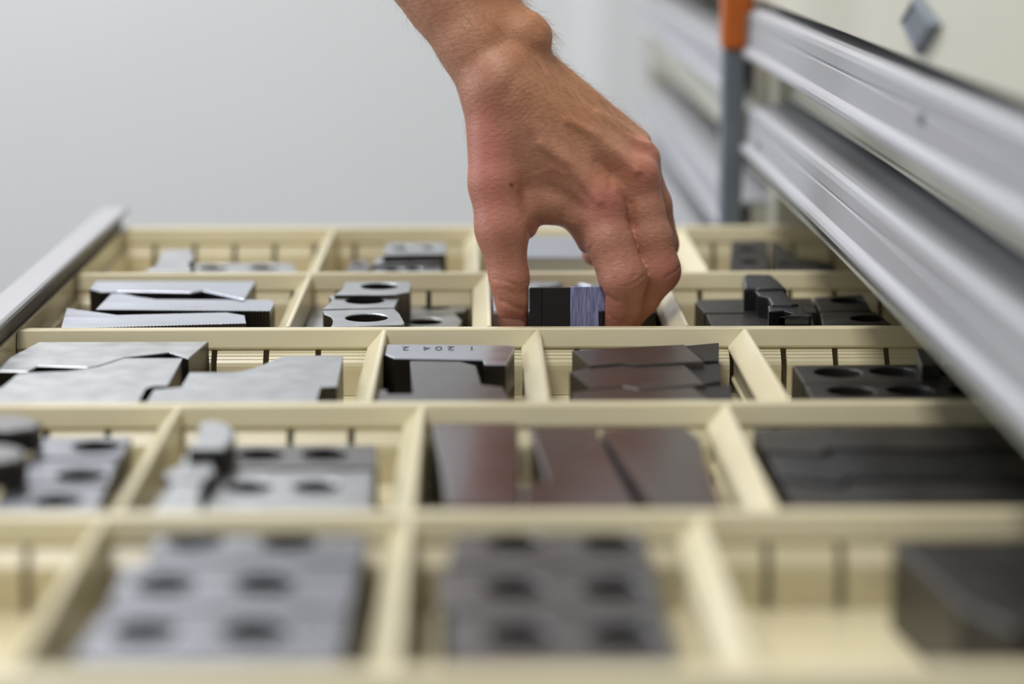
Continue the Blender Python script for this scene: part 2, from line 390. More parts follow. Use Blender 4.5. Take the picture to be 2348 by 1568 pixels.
g = 'black plates in the second row on the right'
die('black_plate', 'black steel plate on the right of the second row, backmost of three', [(1728, 982), (2350, 975), (2420, 1030), (1895, 1026), (1888, 1040), (1752, 1032)], -.004, BLACK, group=g, bevel=.0008)
die('black_plate', 'black steel plate on the right of the second row, middle of three', [(1756, 1038), (1892, 1046), (1910, 1034), (2440, 1040), (2500, 1100), (1940, 1094), (1932, 1110), (1786, 1096)], -.005, BLACKG, group=g, bevel=.0012)
die('black_plate', 'black steel plate on the right of the second row, frontmost of three', [(1790, 1104), (1934, 1118), (1950, 1104), (2520, 1110), (2560, 1168), (1826, 1166)], -.005, BLACK, group=g, bevel=.0008)

# --- third row
g = 'pale plates in the third row'
c1 = lambda L: [(x*.38330, 740+y*.38330) for x, y in L]
die('curved_plate', 'pale ground steel plate with a scalloped edge, under the long partition at left', c1([(-150, 290), (-60, 205), (260, 85), (1253, 102), (1128, 212), (1010, 176), (745, 206), (590, 256), (520, 268), (225, 258), (165, 292)]), -.004, STEEL, group=g)
die('curved_plate', 'pale ground steel plate with a hollowed back edge, nearest the partition at far left', c1([(-160, 392), (8, 390), (112, 302), (200, 298), (400, 290), (522, 275), (590, 264), (742, 212), (1092, 212), (1000, 377), (915, 379), (872, 392), (822, 480), (-220, 480)]), -.004, STEEL, group=g, teeth=(12, .0011, .0005))
die('curved_plate', 'pale ground steel plate sweeping up to a square corner, beside the slotted partition', c1([(1135, 297), (1380, 297), (1470, 285), (1560, 258), (1620, 232), (1700, 198), (2052, 196), (2015, 382), (1918, 386), (1892, 472), (880, 472), (922, 400), (1086, 385)]), -.004, STEEL, group=g, teeth=(9, .0011, .0005))

c2 = lambda L: [(800+x*.40460, 740+y*.40460) for x, y in L]
nd_ = die('numbered_die', 'grey steel bar with numbers engraved upside down, in the third row', c2([(203, 122), (500, 122), (905, 128), (938, 136), (888, 236), (768, 236), (758, 210), (255, 200), (182, 178)]), -.0035, STEELB)
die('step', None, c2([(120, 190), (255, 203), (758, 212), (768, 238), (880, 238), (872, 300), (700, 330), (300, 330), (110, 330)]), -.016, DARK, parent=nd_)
die('stepped_die', 'stepped grey steel die in front of the engraved bar', c2([(345, 216), (480, 210), (600, 212), (722, 242), (752, 350), (872, 362), (900, 420), (935, 450), (120, 450), (142, 384), (214, 376), (222, 404), (364, 402)]), -.0045, STEELD)
# engraved figures: readable from the far side
fcu = bpy.data.curves.new('engraving', 'FONT'); fcu.body = '1 204 2'; fcu.size = .0052; fcu.extrude = .00006; fcu.align_x = 'CENTER'
fcu.space_character = 1.5
tmp = bpy.data.objects.new('engraving', fcu); COL.objects.link(tmp)
fme = bpy.data.meshes.new_from_object(tmp.evaluated_get(bpy.context.evaluated_depsgraph_get()))
bpy.data.objects.remove(tmp); bpy.data.curves.remove(fcu)
fp = G(1006, 799, -.0035)
fx = [v.co.x for v in fme.vertices]; fy = [v.co.y for v in fme.vertices]; kx = .032/(max(fx)-min(fx)); ky = .0085/(max(fy)-min(fy)); my_ = (max(fy)+min(fy))/2
for v in fme.vertices: v.co = (v.co.x*kx, (v.co.y-my_)*ky, v.co.z)
fo = link('engraving', fme, DARK, nd_, (fp[0]-nd_.location[0], fp[1]-nd_.location[1], T-.0035-nd_.location[2]+.00008)); fo.rotation_euler = (0, 0, math.pi)
fo['label'] = 'engraved figures'

def brown(label, top, low, dz, lowdz):
    d = die('notched_die', label, c2(top), dz, BROWN, group='dark brown notched dies')
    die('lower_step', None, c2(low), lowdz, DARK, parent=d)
brown('dark brown notched steel die, backmost of three in the third row', [(1265, 156), (1900, 122), (2012, 216), (1640, 236), (1550, 226), (1450, 236), (1362, 242)], [(1904, 130), (2097, 112), (2097, 214), (2016, 216)], -.003, -.005)
brown('dark brown notched steel die, middle of three in the third row', [(1250, 278), (1360, 252), (1450, 246), (1550, 238), (1640, 246), (1900, 236), (2022, 344), (1640, 376), (1550, 356), (1368, 372)], [(1912, 244), (2108, 226), (2108, 330), (2026, 344)], -.004, -.006)
brown('dark brown notched steel die, frontmost of three in the third row', [(1256, 398), (1368, 380), (1550, 366), (1640, 384), (1950, 362), (2060, 450), (1290, 450)], [(1956, 368), (2165, 350), (2175, 450), (2066, 450)], -.004, -.006)

c6 = lambda L: [(1500+x*.36116, 480+y*.36116) for x, y in L]
h6 = lambda L: [(1500+x*.36116, 480+y*.36116, r*.36116) for x, y, r in L]
g = 'dark two-hole blocks under the handle strip'
die('hole_block', 'dark steel block with two large holes under the handle strip, the farther one', c6([(876, 990), (1650, 982), (2080, 985), (2200, 1096), (948, 1102)]), -.006, BLACK, h6([(1165, 1034, 146), (1515, 1027, 146), (1880, 1027, 146)]), group=g, bevel=.0008)
die('hole_block', 'dark steel block with two large holes under the handle strip, the nearer one', c6([(950, 1108), (2200, 1100), (2330, 1215), (1010, 1222)]), -.0065, BLACK, h6([(1250, 1152, 148), (1625, 1148, 148), (2020, 1148, 148)]), group=g, bevel=.0008)

die('end_piece', 'small grey upright piece on the farther two-hole block under the handle strip', [(2100, 798), (2140, 802), (2158, 836), (2114, 838)], .000, STEELD, z0=-.006, side=STEELD)

# --- fourth row
c3 = lambda L: [(x*.29813, 500+y*.29813) for x, y in L]
g = 'long bars with serrated edges'
die('serrated_bar', 'long pale steel bar with a hollowed front side, backmost of three', c3([(688, 545), (735, 482), (1968, 486), (1880, 624), (1840, 618), (1560, 556), (1470, 572), (1180, 566), (900, 562), (770, 566)]), -.002, STEELB, group=g)
die('serrated_bar', 'long pale steel bar with a black toothed front edge, middle of three', c3([(735, 706), (868, 572), (925, 575), (1060, 606), (1200, 624), (2070, 628), (2112, 650), (2076, 716)]), -.003, STEELB, group=g, teeth=(7, .0016, .0010))
die('serrated_bar', 'long pale steel bar with a black toothed front edge, frontmost of three', c3([(468, 852), (515, 692), (900, 745), (1740, 726), (1880, 748), (1892, 812)]), -.003, STEELB, group=g, teeth=(5, .0016, .0010))

c4 = lambda L: [(600+x*.29813, 520+y*.29813) for x, y in L]
h4 = lambda L: [(600+x*.29813, 520+y*.29813, r*.29813) for x, y, r in L]
g = 'one-hole dies with bitten ends'
die('bitten_die', 'grey one-hole die with a concave bite, backmost of the upper three', c4([(640, 432), (650, 424), (1130, 420), (1150, 440), (1138, 500), (1030, 520), (560, 520), (624, 478)]), .001, STEEL, h4([(905, 456, 142)]), z0=-.016, group=g)
die('bitten_die', 'grey one-hole die with a concave bite, middle of the upper three', c4([(520, 530), (1055, 516), (1060, 540), (1020, 620), (470, 630), (520, 590), (540, 560)]), -.001, STEEL, h4([(795, 566, 150)]), z0=-.016, group=g)
die('bitten_die', 'grey one-hole die with a concave bite, frontmost of the upper three', c4([(470, 642), (1020, 628), (1062, 668), (1100, 735), (1086, 752), (524, 778), (544, 748), (548, 712), (530, 690), (480, 668)]), -.001, STEEL, h4([(807, 698, 164)]), z0=-.016, group=g)
g = 'lower dies under the one-hole dies'
die('lower_die', 'dark grey die with a hole, lying low under the upper one-hole dies, the farther one', c4([(280, 600), (350, 540), (480, 500), (1600, 560), (1560, 650), (1400, 668), (300, 690), (362, 640)]), -.0165, STEEL, h4([(1340, 612, 130)]), group=g)
die('lower_die', 'dark grey die with a hole, lying low under the upper one-hole dies, the nearer one', c4([(276, 708), (340, 696), (1390, 676), (1480, 655), (1540, 720), (1500, 800), (250, 810), (330, 770), (330, 735)]), -.0165, STEEL, h4([(1255, 728, 135)]), group=g)

die('lobed_die', 'pale lobed steel die lying behind the thumb', [(1122, 637), (1225, 634), (1262, 635), (1284, 639), (1292, 645), (1284, 651), (1262, 656), (1238, 657), (1238, 712), (1128, 712)], -.003, STEELB, bevel=.0018, side=None)
die('lobed_die', 'grey lobed steel die lying behind the curled fingers', [(1396, 634), (1352, 635), (1330, 639), (1321, 645), (1330, 651), (1352, 656), (1380, 657), (1380, 700), (1400, 712), (1504, 712), (1498, 640)], -.004, STEELB, bevel=.0012)

g = 'black stepped jaws'
die('black_jaw', 'glossy black jaw with a bright corner, backmost of three in the fourth row', c6([(560, 424), (580, 408), (740, 410), (790, 450), (840, 500), (660, 506), (640, 500), (570, 500)]), .0055, BLACKG, group=g, bevel=.0014)
die('black_jaw', 'glossy black jaw with a bright corner, middle of three in the fourth row', c6([(632, 512), (650, 500), (820, 500), (860, 560), (920, 600), (880, 606), (745, 606), (720, 560), (660, 545)]), .0045, BLACKG, group=g, bevel=.0012)
die('black_jaw', 'glossy black jaw with a bright corner, frontmost of three in the fourth row', c6([(722, 612), (745, 604), (940, 607), (958, 650), (1000, 676), (1008, 716), (820, 716), (838, 690), (880, 662), (820, 642), (730, 650)]), .0035, BLACKG, group=g, bevel=.0006)
g = 'black flat plates around the jaws'
die('flat_plate', 'flat dark plate left of the black jaws, the farther one', c6([(258, 590), (290, 572), (1000, 560), (1030, 650), (320, 656)]), -.006, BLACK, group=g)
die('flat_plate', 'flat dark plate left of the black jaws, the nearer one', c6([(328, 664), (1000, 660), (1020, 770), (380, 772)]), -.0065, BLACK, group=g)
die('flat_plate', 'flat black plate with an oval hole right of the jaws, the farther one', c6([(1012, 560), (1320, 540), (1380, 640), (1050, 644)]), -.006, BLACK, h6([(1225, 578, 110)]), group=g)
die('flat_plate', 'flat black plate with an oval hole right of the jaws, the nearer one', c6([(1055, 652), (1400, 648), (1560, 770), (1075, 770)]), -.0065, BLACK, h6([(1350, 694, 115)]), group=g)

# --- farthest row
g = 'small parts in the farthest row'
die('notched_die', 'blurred pale notched die at the left of the farthest row', [(366, 590), (378, 573), (436, 571), (446, 590), (432, 604), (440, 620), (425, 634), (322, 634), (336, 618), (356, 610)], .000, STEEL)
die('hole_plate', 'blurred pale plate with two holes at the left of the farthest row', [(448, 604), (668, 602), (690, 632), (432, 634)], -.010, STEEL, [(490, 614, 34), (606, 613, 34)])
die('hole_plate', 'stepped three-hole plate, backmost in the farthest row', [(888, 557), (1024, 556), (1022, 582), (878, 584)], .000, STEEL, [(922, 569, 22), (985, 568, 18)], group='three stepped plates')
die('hole_plate', 'stepped three-hole plate, middle in the farthest row', [(868, 589), (1014, 585), (1010, 603), (852, 606)], -.004, STEEL, [(893, 598, 17), (935, 597, 15), (980, 595, 17)], group='three stepped plates')
die('hole_plate', 'stepped three-hole plate, frontmost in the farthest row', [(862, 610), (1012, 607), (1012, 632), (845, 634)], -.006, STEEL, [(905, 619, 22), (952, 618, 18)], group='three stepped plates')
die('ring_piece', 'small grey ring piece left of the three stepped plates', [(806, 600), (842, 594), (850, 612), (838, 634), (790, 634), (796, 612)], -.008, STEELD, [(824, 608, 14)])
die('flat_block', 'pale bluish steel block seen through the arch of the hand', [(1180, 541), (1345, 541), (1352, 590), (1178, 590)], .001, STEELB, bevel=.001, side=None)
g = 'black blocks in the far right compartment'
die('black_block', 'black drilled block in the far right compartment, the left one', [(1678, 552), (1760, 550), (1772, 634), (1680, 634)], -.001, BLACK, [(1718, 572, 22), (1722, 600, 24)], group=g)
die('black_block', 'black drilled block in the far right compartment, the right one', [(1764, 552), (1788, 556), (1830, 590), (1910, 604), (1930, 634), (1778, 634)], -.004, BLACK, [(1800, 604, 20)], group=g)

# ================================================================ the block held between thumb and fingers
YB = 1.047
hb = empty('held_block', tuple(Q(1300, 752, YB)))
tag(hb, 'small steel jaw block with knurled edge held between thumb and finger', 'die block')
HL = hb.location
def PH(mb, name, m, bevel=0, parent=hb):
    return mb.build(name, m, parent, bevel, tuple(-c for c in HL) if parent is hb else (0, 0, 0))
xa, xk, xm, xb = [float(Q(x, 700, YB)[0]) for x in (1212, 1240, 1308, 1387)]
xn = float(Q(1373, 720, YB)[0])
zt = float(Q(1300, 660, YB)[2]); zn = float(Q(1380, 714, YB)[2]); zb = T-.018
hb.rotation_euler = (math.radians(-11.0), 0, 0)
PH(MB().box((xa+.0008, YB+.0008, zb), (xk+.0006, YB+.046, zt)).box((xk+.0006, YB+.0006, zb), (xm, YB+.046, zt)), 'body', DARK, .0004)
br = MB().sweep([(xm, zb), (xn, zb), (xn, zn), (xb, zn), (xb, zt+.0003), (xm, zt+.0003)], 'y', YB, YB+.046)
PH(br, 'bright_face', BRUSH, .0002)['label'] = 'bright brushed steel face'
kn = MB(); nz = 34; nx = 6
for i in range(nx):
    for j in range(nz):
        x0 = xa+.0008+(xk-xa-.0008)*(i+.2)/nx; x1 = x0+(xk-xa)*.55/nx; z0_ = zb+(zt-zb)*(j+.2)/nz; z1_ = z0_+(zt-zb)*.55/nz
        c = len(kn.v)
        kn.v += [(x0, YB+.0008, z0_), (x1, YB+.0008, z0_), (x1, YB+.0008, z1_), (x0, YB+.0008, z1_), ((x0+x1)/2, YB+.0002, (z0_+z1_)/2)]
        kn.f += [(c, c+1, c+4), (c+1, c+2, c+4), (c+2, c+3, c+4), (c+3, c, c+4)]
k = PH(kn, 'knurling', STEELD); k['kind'] = 'stuff'

# ================================================================ forearm and hand
def smin(a, b, k):
    h = np.clip(k-np.abs(a-b), 0, None)/k
    return np.minimum(a, b)-h*h*k*.25
J = {}
def pt(x, y, Y): return Q(x, y, Y)*1000.0
HX0, HX1, HY0, HY1 = 700, 1610, 1.02, 1.16
lo = np.array([pt(190, 0, 1.12)[0], 1018, pt(1200, 815, 1.05)[2]]); hi = np.array([pt(1620, 0, 1.06)[0], 1170, pt(1000, -840, 1.12)[2]])
ST = 1.05
nx_, ny_, nz_ = [int(math.ceil((h-l)/ST)) for l, h in zip(lo, hi)]
gx = (lo[0]+ST*np.arange(nx_)).astype(np.float32)[:, None, None]
gy = (lo[1]+ST*np.arange(ny_)).astype(np.float32)[None, :, None]
gz = (lo[2]+ST*np.arange(nz_)).astype(np.float32)[None, None, :]
def cone(a, b, ra, rb):
    a = np.asarray(a, np.float32); b = np.asarray(b, np.float32); d = b-a; L2 = float(d@d) or 1
    px, py, pz = gx-a[0], gy-a[1], gz-a[2]
    t = np.clip((px*d[0]+py*d[1]+pz*d[2])/L2, 0, 1)
    return np.sqrt((px-t*d[0])**2+(py-t*d[1])**2+(pz-t*d[2])**2)-(ra+(rb-ra)*t)
def chain(pts, k):
    D = None
    for (x0, y0, Y0_, r0), (x1, y1, Y1_, r1) in zip(pts, pts[1:]):
        c = cone(pt(x0, y0, Y0_), pt(x1, y1, Y1_), r0, r1)
        D = c if D is None else smin(D, c, k)
    return D
palm = None
def add(pts, k=7.0):
    global palm
    D = chain(pts, 4.0); palm = D if palm is None else smin(palm, D, k)
add([(360, -920, 1.125, 30), (720, -380, 1.105, 24), (1020, 0, 1.092, 18.2), (1088, 100, 1.085, 17.2), (1135, 205, 1.078, 15.5)])
add([(430, -930, 1.13, 31), (800, -390, 1.11, 25), (1092, -5, 1.097, 18.5), (1162, 105, 1.088, 16.5)], 5)
add([(1212, 80, 1.083, 10.2), (1216, 84, 1.083, 10.2)], 8)
add([(1172, 140, 1.088, 15), (1457, 331, 1.098, 7.6)], 6)
add([(1172, 165, 1.082, 14), (1458, 362, 1.087, 8.4)], 6)
add([(1165, 180, 1.076, 14.5), (1458, 408, 1.073, 9.6)], 6)
add([(1150, 190, 1.073, 15), (1374, 462, 1.066, 10.8)], 6)
add([(1135, 230, 1.077, 14.5), (1134, 420, 1.064, 11.8), (1150, 525, 1.059, 11.6)], 7)
add([(1190, 300, 1.074, 13), (1262, 450, 1.071, 10.5)], 7)
add([(1190, 474, 1.069, 8), (1265, 468, 1.070, 8.2), (1335, 482, 1.069, 8)], 6)
add([(1192, 505, 1.066, 6.5), (1212, 528, 1.066, 3.2)], 6)
add([(1330, 505, 1.067, 7), (1345, 560, 1.067, 4)], 6)
add([(1220, 260, 1.094, 13), (1380, 410, 1.092, 10)], 7)
# knuckles and tendons standing proud of the back of the hand
add([(1386, 458, 1.0605, 8.0), (1388, 460, 1.0605, 8.0)], 5)
add([(1470, 398, 1.0680, 7.4), (1471, 400, 1.0680, 7.4)], 5)
add([(1477, 362, 1.0815, 7.2), (1478, 363, 1.0815, 7.2)], 4)
add([(1215, 285, 1.0600, 1.6), (1372, 440, 1.0560, 2.0)], 4)
add([(1285, 265, 1.0655, 1.5), (1455, 385, 1.0640, 2.0)], 4)
add([(1330, 250, 1.0735, 1.4), (1465, 335, 1.0770, 1.8)], 4)
fingers = [
    chain([(1150, 525, 1.059, 11.4), (1168, 640, 1.056, 9.4), (1176, 690, 1.056, 8.2), (1184, 775, 1.059, 7.0)], 3.0),
    chain([(1376, 464, 1.065, 11.2), (1398, 555, 1.057, 11.2), (1428, 638, 1.051, 11.4), (1424, 700, 1.054, 9.4), (1398, 752, 1.058, 7.8), (1392, 790, 1.062, 7.0)], 2.5),
    chain([(1460, 408, 1.073, 10.2), (1476, 480, 1.069, 9.9), (1492, 545, 1.066, 10.4), (1508, 620, 1.064, 11.0), (1468, 682, 1.069, 9.2), (1420, 752, 1.078, 7.6)], 2.5),
    chain([(1462, 362, 1.087, 8.8), (1495, 470, 1.086, 9.6), (1511, 560, 1.088, 9.6), (1470, 640, 1.096, 8.4), (1412, 690, 1.096, 7.0)], 2.5),
    chain([(1444, 335, 1.100, 8.4), (1478, 450, 1.108, 8.2), (1462, 520, 1.113, 8.0), (1405, 552, 1.114, 7.0), (1362, 582, 1.112, 6.2)], 2.5)]
body_d = palm
D = None
for fi, kk in zip(fingers, (7, 6, 6, 6, 6)):
    Di = smin(palm, fi, kk)
    D = Di if D is None else smin(D, Di, .9)
# flat contact with the held block
def slab(x0, x1, y0, y1, z1): return np.maximum(np.maximum(gx-x1, x0-gx), np.maximum(np.maximum(gy-y1, y0-gy), gz-z1))
D = np.maximum(D, -slab(xa*1000, xb*1000+.1, YB*1000-.2, YB*1000+60, zt*1000))

def surface_nets(D):
    ins = D < 0
    c = np.zeros(tuple(s-1 for s in D.shape), np.int8)
    for i in (0, 1):
        for j in (0, 1):
            for k in (0, 1): c += ins[i:D.shape[0]-1+i, j:D.shape[1]-1+j, k:D.shape[2]-1+k]
    act = np.argwhere((c > 0) & (c < 8))
    idx = -np.ones(c.shape, np.int64); idx[tuple(act.T)] = np.arange(len(act))
    corner = np.array([(i, j, k) for i in (0, 1) for j in (0, 1) for k in (0, 1)])
    val = np.stack([D[tuple((act+q).T)] for q in corner], 1)
    acc = np.zeros((len(act), 3)); cnt = np.zeros(len(act))
    for a in range(8):
        for b in range(a+1, 8):
            if np.abs(corner[a]-corner[b]).sum() != 1: continue
            va, vb = val[:, a], val[:, b]; m = (va < 0) != (vb < 0)
            t = np.where(m, va/np.where(m, va-vb, 1), 0)
            acc += m[:, None]*(corner[a]+t[:, None]*(corner[b]-corner[a])); cnt += m
    V = act+acc/cnt[:, None]
    F = []
    for ax in range(3):
        sl0 = [slice(1, None)]*3; sl1 = [slice(1, None)]*3
        sl0[ax] = slice(0, -1); sl1[ax] = slice(1, None)
        a = ins[tuple(sl0)]; b = ins[tuple(sl1)]
        e = np.argwhere(a != b); flip = b[tuple(e.T)]
        off = np.ones(3, int); off[ax] = 0
        p = e+off
        u, v = [q for q in range(3) if q != ax]
        def s(du, dv):
            q = p.copy(); q[:, u] -= du; q[:, v] -= dv
            ok = (q >= 0).all(1) & (q < np.array(c.shape)).all(1); q = np.clip(q, 0, np.array(c.shape)-1)
            r = idx[tuple(q.T)]; r[~ok] = -1; return r
        quad = np.stack([s(1, 1), s(0, 1), s(0, 0), s(1, 0)], 1)
        if ax == 1: flip = ~flip
        quad[flip] = quad[flip][:, ::-1]
        F.append(quad[(quad >= 0).all(1)])
    return V, np.concatenate(F)
# close the arm at the top of the grid
D[:, :, -2:] = np.maximum(D[:, :, -2:], .3); D[:2] = np.maximum(D[:2], .3)
V, Fq = surface_nets(D)
V = (V*ST+lo)/1000.0
me = bpy.data.meshes.new('person'); me.from_pydata(V.tolist(), [], Fq.tolist())
bmh = bmesh.new(); bmh.from_mesh(me); bmesh.ops.recalc_face_normals(bmh, faces=bmh.faces)
for _ in range(2): bmesh.ops.smooth_vert(bmh, verts=bmh.verts, factor=.5, use_axis_x=True, use_axis_y=True, use_axis_z=True)
bmh.to_mesh(me); bmh.free()
for p in me.polygons: p.use_smooth = True
nV = len(me.vertices)
co = np.empty(nV*3, np.float32); me.vertices.foreach_get('co', co); co = co.reshape(-1, 3)
nor = np.empty(nV*3, np.float32); me.vertices.foreach_get('normal', nor); nor = nor.reshape(-1, 3)
def seg_d(a, b):
    a, b = np.asarray(a), np.asarray(b); d = b-a; t = np.clip(((co-a)@d)/max(d@d, 1e-9), 0, 1)
    return np.linalg.norm(co-a-t[:, None]*d, axis=1)
disp = np.zeros(nV)
def crease(a, b, depth, wid, Y=None):
    A = Q(*a); B = Q(*b); m = nor[:, 1] < .2
    dd = seg_d(A, B); disp[:] -= np.where(m, depth*np.exp(-(dd/wid)**2), 0)
mm = .001
for a, b, dp, wd in [((1452, 662, 1.041), (1474, 634, 1.041), .5, 1.2), ((1462, 668, 1.043), (1482, 642, 1.044), .4, 1.1), ((1440, 655, 1.040), (1458, 634, 1.040), .3, 1.0),
                     ((1392, 674, 1.045), (1420, 690, 1.044), .9, 1.5), ((1400, 722, 1.050), (1418, 738, 1.049), .5, 1.1),
                     ((1535, 628, 1.055), (1560, 610, 1.058), .4, 1.1), ((1520, 640, 1.054), (1550, 622, 1.055), .35, 1.0),
                     ((1132, 652, 1.048), (1186, 662, 1.047), .45, 1.3), ((1140, 668, 1.047), (1184, 678, 1.047), .35, 1.1), ((1152, 640, 1.047), (1192, 648, 1.047), .25, 1.1),
                     ((1155, 702, 1.049), (1196, 716, 1.049), .7, 1.4)]:
    pass
V3 = co-cam_loc.astype(np.float32); zc_ = V3@fw
PXY = np.stack([CX+FPX*(V3@rt)/zc_, CY-FPX*(V3@up)/zc_], 1)
facing = -(nor*V3).sum(1)/np.linalg.norm(V3, axis=1)
def relief(path, amount, width, ymax=9., lo_=.1):     # a ridge (+) or furrow (-) running over the skin along a path
    P_ = np.array(path, float); best = np.full(nV, 1e9)
    for p0, p1 in zip(P_, P_[1:]):
        d = p1-p0; t = np.clip(((PXY-p0)@d)/max(d@d, 1e-9), 0, 1)
        best = np.minimum(best, np.linalg.norm(PXY-p0-t[:, None]*d, axis=1))
    disp[:] += amount*.001*np.exp(-(best/width)**2)*np.clip(facing/.35, 0, 1)*(co[:, 1] < ymax)
# tendons and the furrows between them
relief([(1240, 330), (1309, 378), (1343, 426), (1375, 462)], 1.1, 11, 1.068)
relief([(1300, 275), (1377, 313), (1431, 358), (1462, 392)], 1.1, 10, 1.078)
relief([(1370, 258), (1445, 300), (1490, 330)], 1.0, 8)
relief([(1385, 318), (1415, 338), (1448, 376)], -.6, 10)
relief([(1370, 372), (1398, 400), (1404, 425)], -1.0, 11)
relief([(1250, 430), (1300, 452), (1340, 480)], -.8, 14, 1.07)
relief([(1420, 440), (1446, 470), (1452, 520)], -.8, 9)
relief([(1200, 150), (1180, 180), (1165, 215)], -.5, 18)
relief([(1215, 545), (1212, 525), (1235, 508)], -.5, 6)
relief([(1230, 400), (1271, 385), (1300, 402)], .35, 7)
# creases at the finger joints
for pth, a_, w_ in [([(1445, 655), (1462, 645), (1478, 632)], -.45, 3.5), ([(1452, 668), (1472, 655), (1484, 642)], -.35, 3.2), ([(1448, 640), (1460, 630)], -.3, 3),
                    ([(1390, 676), (1404, 686), (1420, 690)], -.9, 5), ([(1398, 722), (1410, 734), (1424, 738)], -.5, 4),
                    ([(1530, 632), (1548, 624), (1560, 612)], -.4, 3.5), ([(1518, 640), (1536, 634)], -.3, 3.2),
                    ([(1132, 640), (1155, 643), (1184, 655)], -.40, 3.5), ([(1142, 662), (1165, 664), (1180, 674)], -.35, 3.2), ([(1150, 690), (1175, 702), (1198, 710)], -.75, 5),
                    ([(1345, 585), (1352, 570), (1362, 560)], -.4, 4), ([(1366, 470), (1385, 480), (1408, 482)], -.08, 4)]:
    relief(pth, a_, w_, 1.075)
# fine slanting wrinkles over the wrist and the back of the hand
wr = np.exp(-(np.linalg.norm((PXY-np.array([1190, 230]))/np.array([70, 85]), axis=1))**2)
ph = (PXY@np.array([.55, .83]))*2*np.pi/13+2.2*np.sin(PXY[:, 0]/21)+1.7*np.sin((PXY[:, 0]-PXY[:, 1])/17)
disp += .00014*wr*np.sin(ph)*np.clip(facing/.3, 0, 1)
co2 = co+nor*disp[:, None].astype(np.float32)
me.vertices.foreach_set('co', co2.ravel()); me.update()
# skin tone: redder over knuckles and fingers, browner over the back of the hand
red = np.zeros(nV)
co = co2
for q, r, s in [((1388, 462, 1.052), .014, .9), ((1475, 400, 1.060), .012, .8), ((1478, 350, 1.075), .010, .7), ((1450, 645, 1.041), .012, .5), ((1535, 615, 1.055), .014, .6),
                ((1185, 740, 1.05), .016, .7), ((1400, 740, 1.05), .014, .7), ((1150, 540, 1.048), .016, .3)]:
    red = np.maximum(red, s*np.exp(-(np.linalg.norm(co-Q(*q), axis=1)/r)**2))
zk = co[:, 2]
red = np.maximum(red, np.clip((Q(1300, 470, 1.06)[2]-zk)/.03, 0, 1)*.40)
red = np.maximum(red, .42*np.exp(-(seg_d(Q(1110, 260, 1.06), Q(1140, 500, 1.05))/.014)**2))
mole = np.exp(-(np.linalg.norm(PXY-np.array([1173, 424]), axis=1)/5.0)**2)*(facing > .2)
ca_ = me.color_attributes.new('tone', 'FLOAT_COLOR', 'POINT')
def blob(x, y, a, b): return np.exp(-(((PXY[:, 0]-x)/a)**2+((PXY[:, 1]-y)/b)**2))
tan = np.clip(blob(1330, 210, 130, 110)+.8*blob(1180, 40, 110, 90)+.5*blob(1420, 400, 60, 40), 0, 1)
red = np.clip(red+.45*blob(1110, 380, 60, 170)+.35*blob(1271, 388, 26, 20)-.3*blob(1330, 210, 120, 90), 0, 1)
arr = np.stack([red, mole, tan, np.ones(nV)], 1).astype(np.float32); ca_.data.foreach_set('color', arr.ravel())

SK = bpy.data.materials.new('skin'); SK.use_nodes = True
nt = SK.node_tree; b = nt.nodes['Principled BSDF']; N = nt.nodes.new; Lk = nt.links.new
b.inputs['Roughness'].default_value = .46; b.inputs['Specular IOR Level'].default_value = .42
b.inputs['Subsurface Weight'].default_value = .12; b.inputs['Subsurface Radius'].default_value = (1, .35, .2); b.inputs['Subsurface Scale'].default_value = .004
tc = N('ShaderNodeTexCoord'); at = N('ShaderNodeAttribute'); at.attribute_name = 'tone'
sep = N('ShaderNodeSeparateColor'); Lk(at.outputs['Color'], sep.inputs[0])
def ns(sc, det=4, src=None):
    n = N('ShaderNodeTexNoise'); n.inputs['Scale'].default_value = sc; n.inputs['Detail'].default_value = det
    Lk(src or tc.outputs['Object'], n.inputs['Vector']); return n.outputs['Fac']
def mixc(fac, a, c):
    m = N('ShaderNodeMix'); m.data_type = 'RGBA'; 
    if isinstance(fac, float): m.inputs[0].default_value = fac
    else: Lk(fac, m.inputs[0])
    for i, q in ((6, a), (7, c)):
        if isinstance(q, tuple): m.inputs[i].default_value = q
        else: Lk(q, m.inputs[i])
    return m.outputs[2]
def rng(src, a, b_, c=0., d=1.):
    m = N('ShaderNodeMapRange'); m.inputs[1].default_value = a; m.inputs[2].default_value = b_; m.inputs[3].default_value = c; m.inputs[4].default_value = d
    Lk(src, m.inputs[0]); return m.outputs[0]
c0 = mixc(rng(ns(70, 5), .35, .65), srgb(184, 130, 104), srgb(198, 145, 118))
c0 = mixc(rng(ns(420, 3), .35, .75, 0, .35), c0, srgb(150, 92, 70))
c0 = mixc(sep.outputs[0], c0, srgb(186, 114, 102))
c0 = mixc(rng(sep.outputs[2], 0, 1, 0, .7), c0, srgb(188, 130, 90))
c0 = mixc(sep.outputs[1], c0, srgb(92, 48, 40))
Lk(c0, b.inputs['Base Color'])
mp = N('ShaderNodeMapping'); mp.inputs['Rotation'].default_value = (0, math.radians(32), 0); mp.inputs['Scale'].default_value = (1, 1, 1.9)
Lk(tc.outputs['Object'], mp.inputs['Vector'])
vo = N('ShaderNodeTexVoronoi'); vo.feature = 'DISTANCE_TO_EDGE'; vo.inputs['Scale'].default_value = 520; Lk(mp.outputs[0], vo.inputs['Vector'])
b1 = N('ShaderNodeBump'); b1.inputs['Strength'].default_value = .13; b1.inputs['Distance'].default_value = .0006; Lk(rng(vo.outputs[0], 0., .12), b1.inputs['Height'])
b2 = N('ShaderNodeBump'); b2.inputs['Strength'].default_value = .34; b2.inputs['Distance'].default_value = .0012; Lk(ns(330, 5, mp.outputs[0]), b2.inputs['Height']); Lk(b1.outputs[0], b2.inputs['Normal'])
Lk(b2.outputs[0], b.inputs['Normal'])
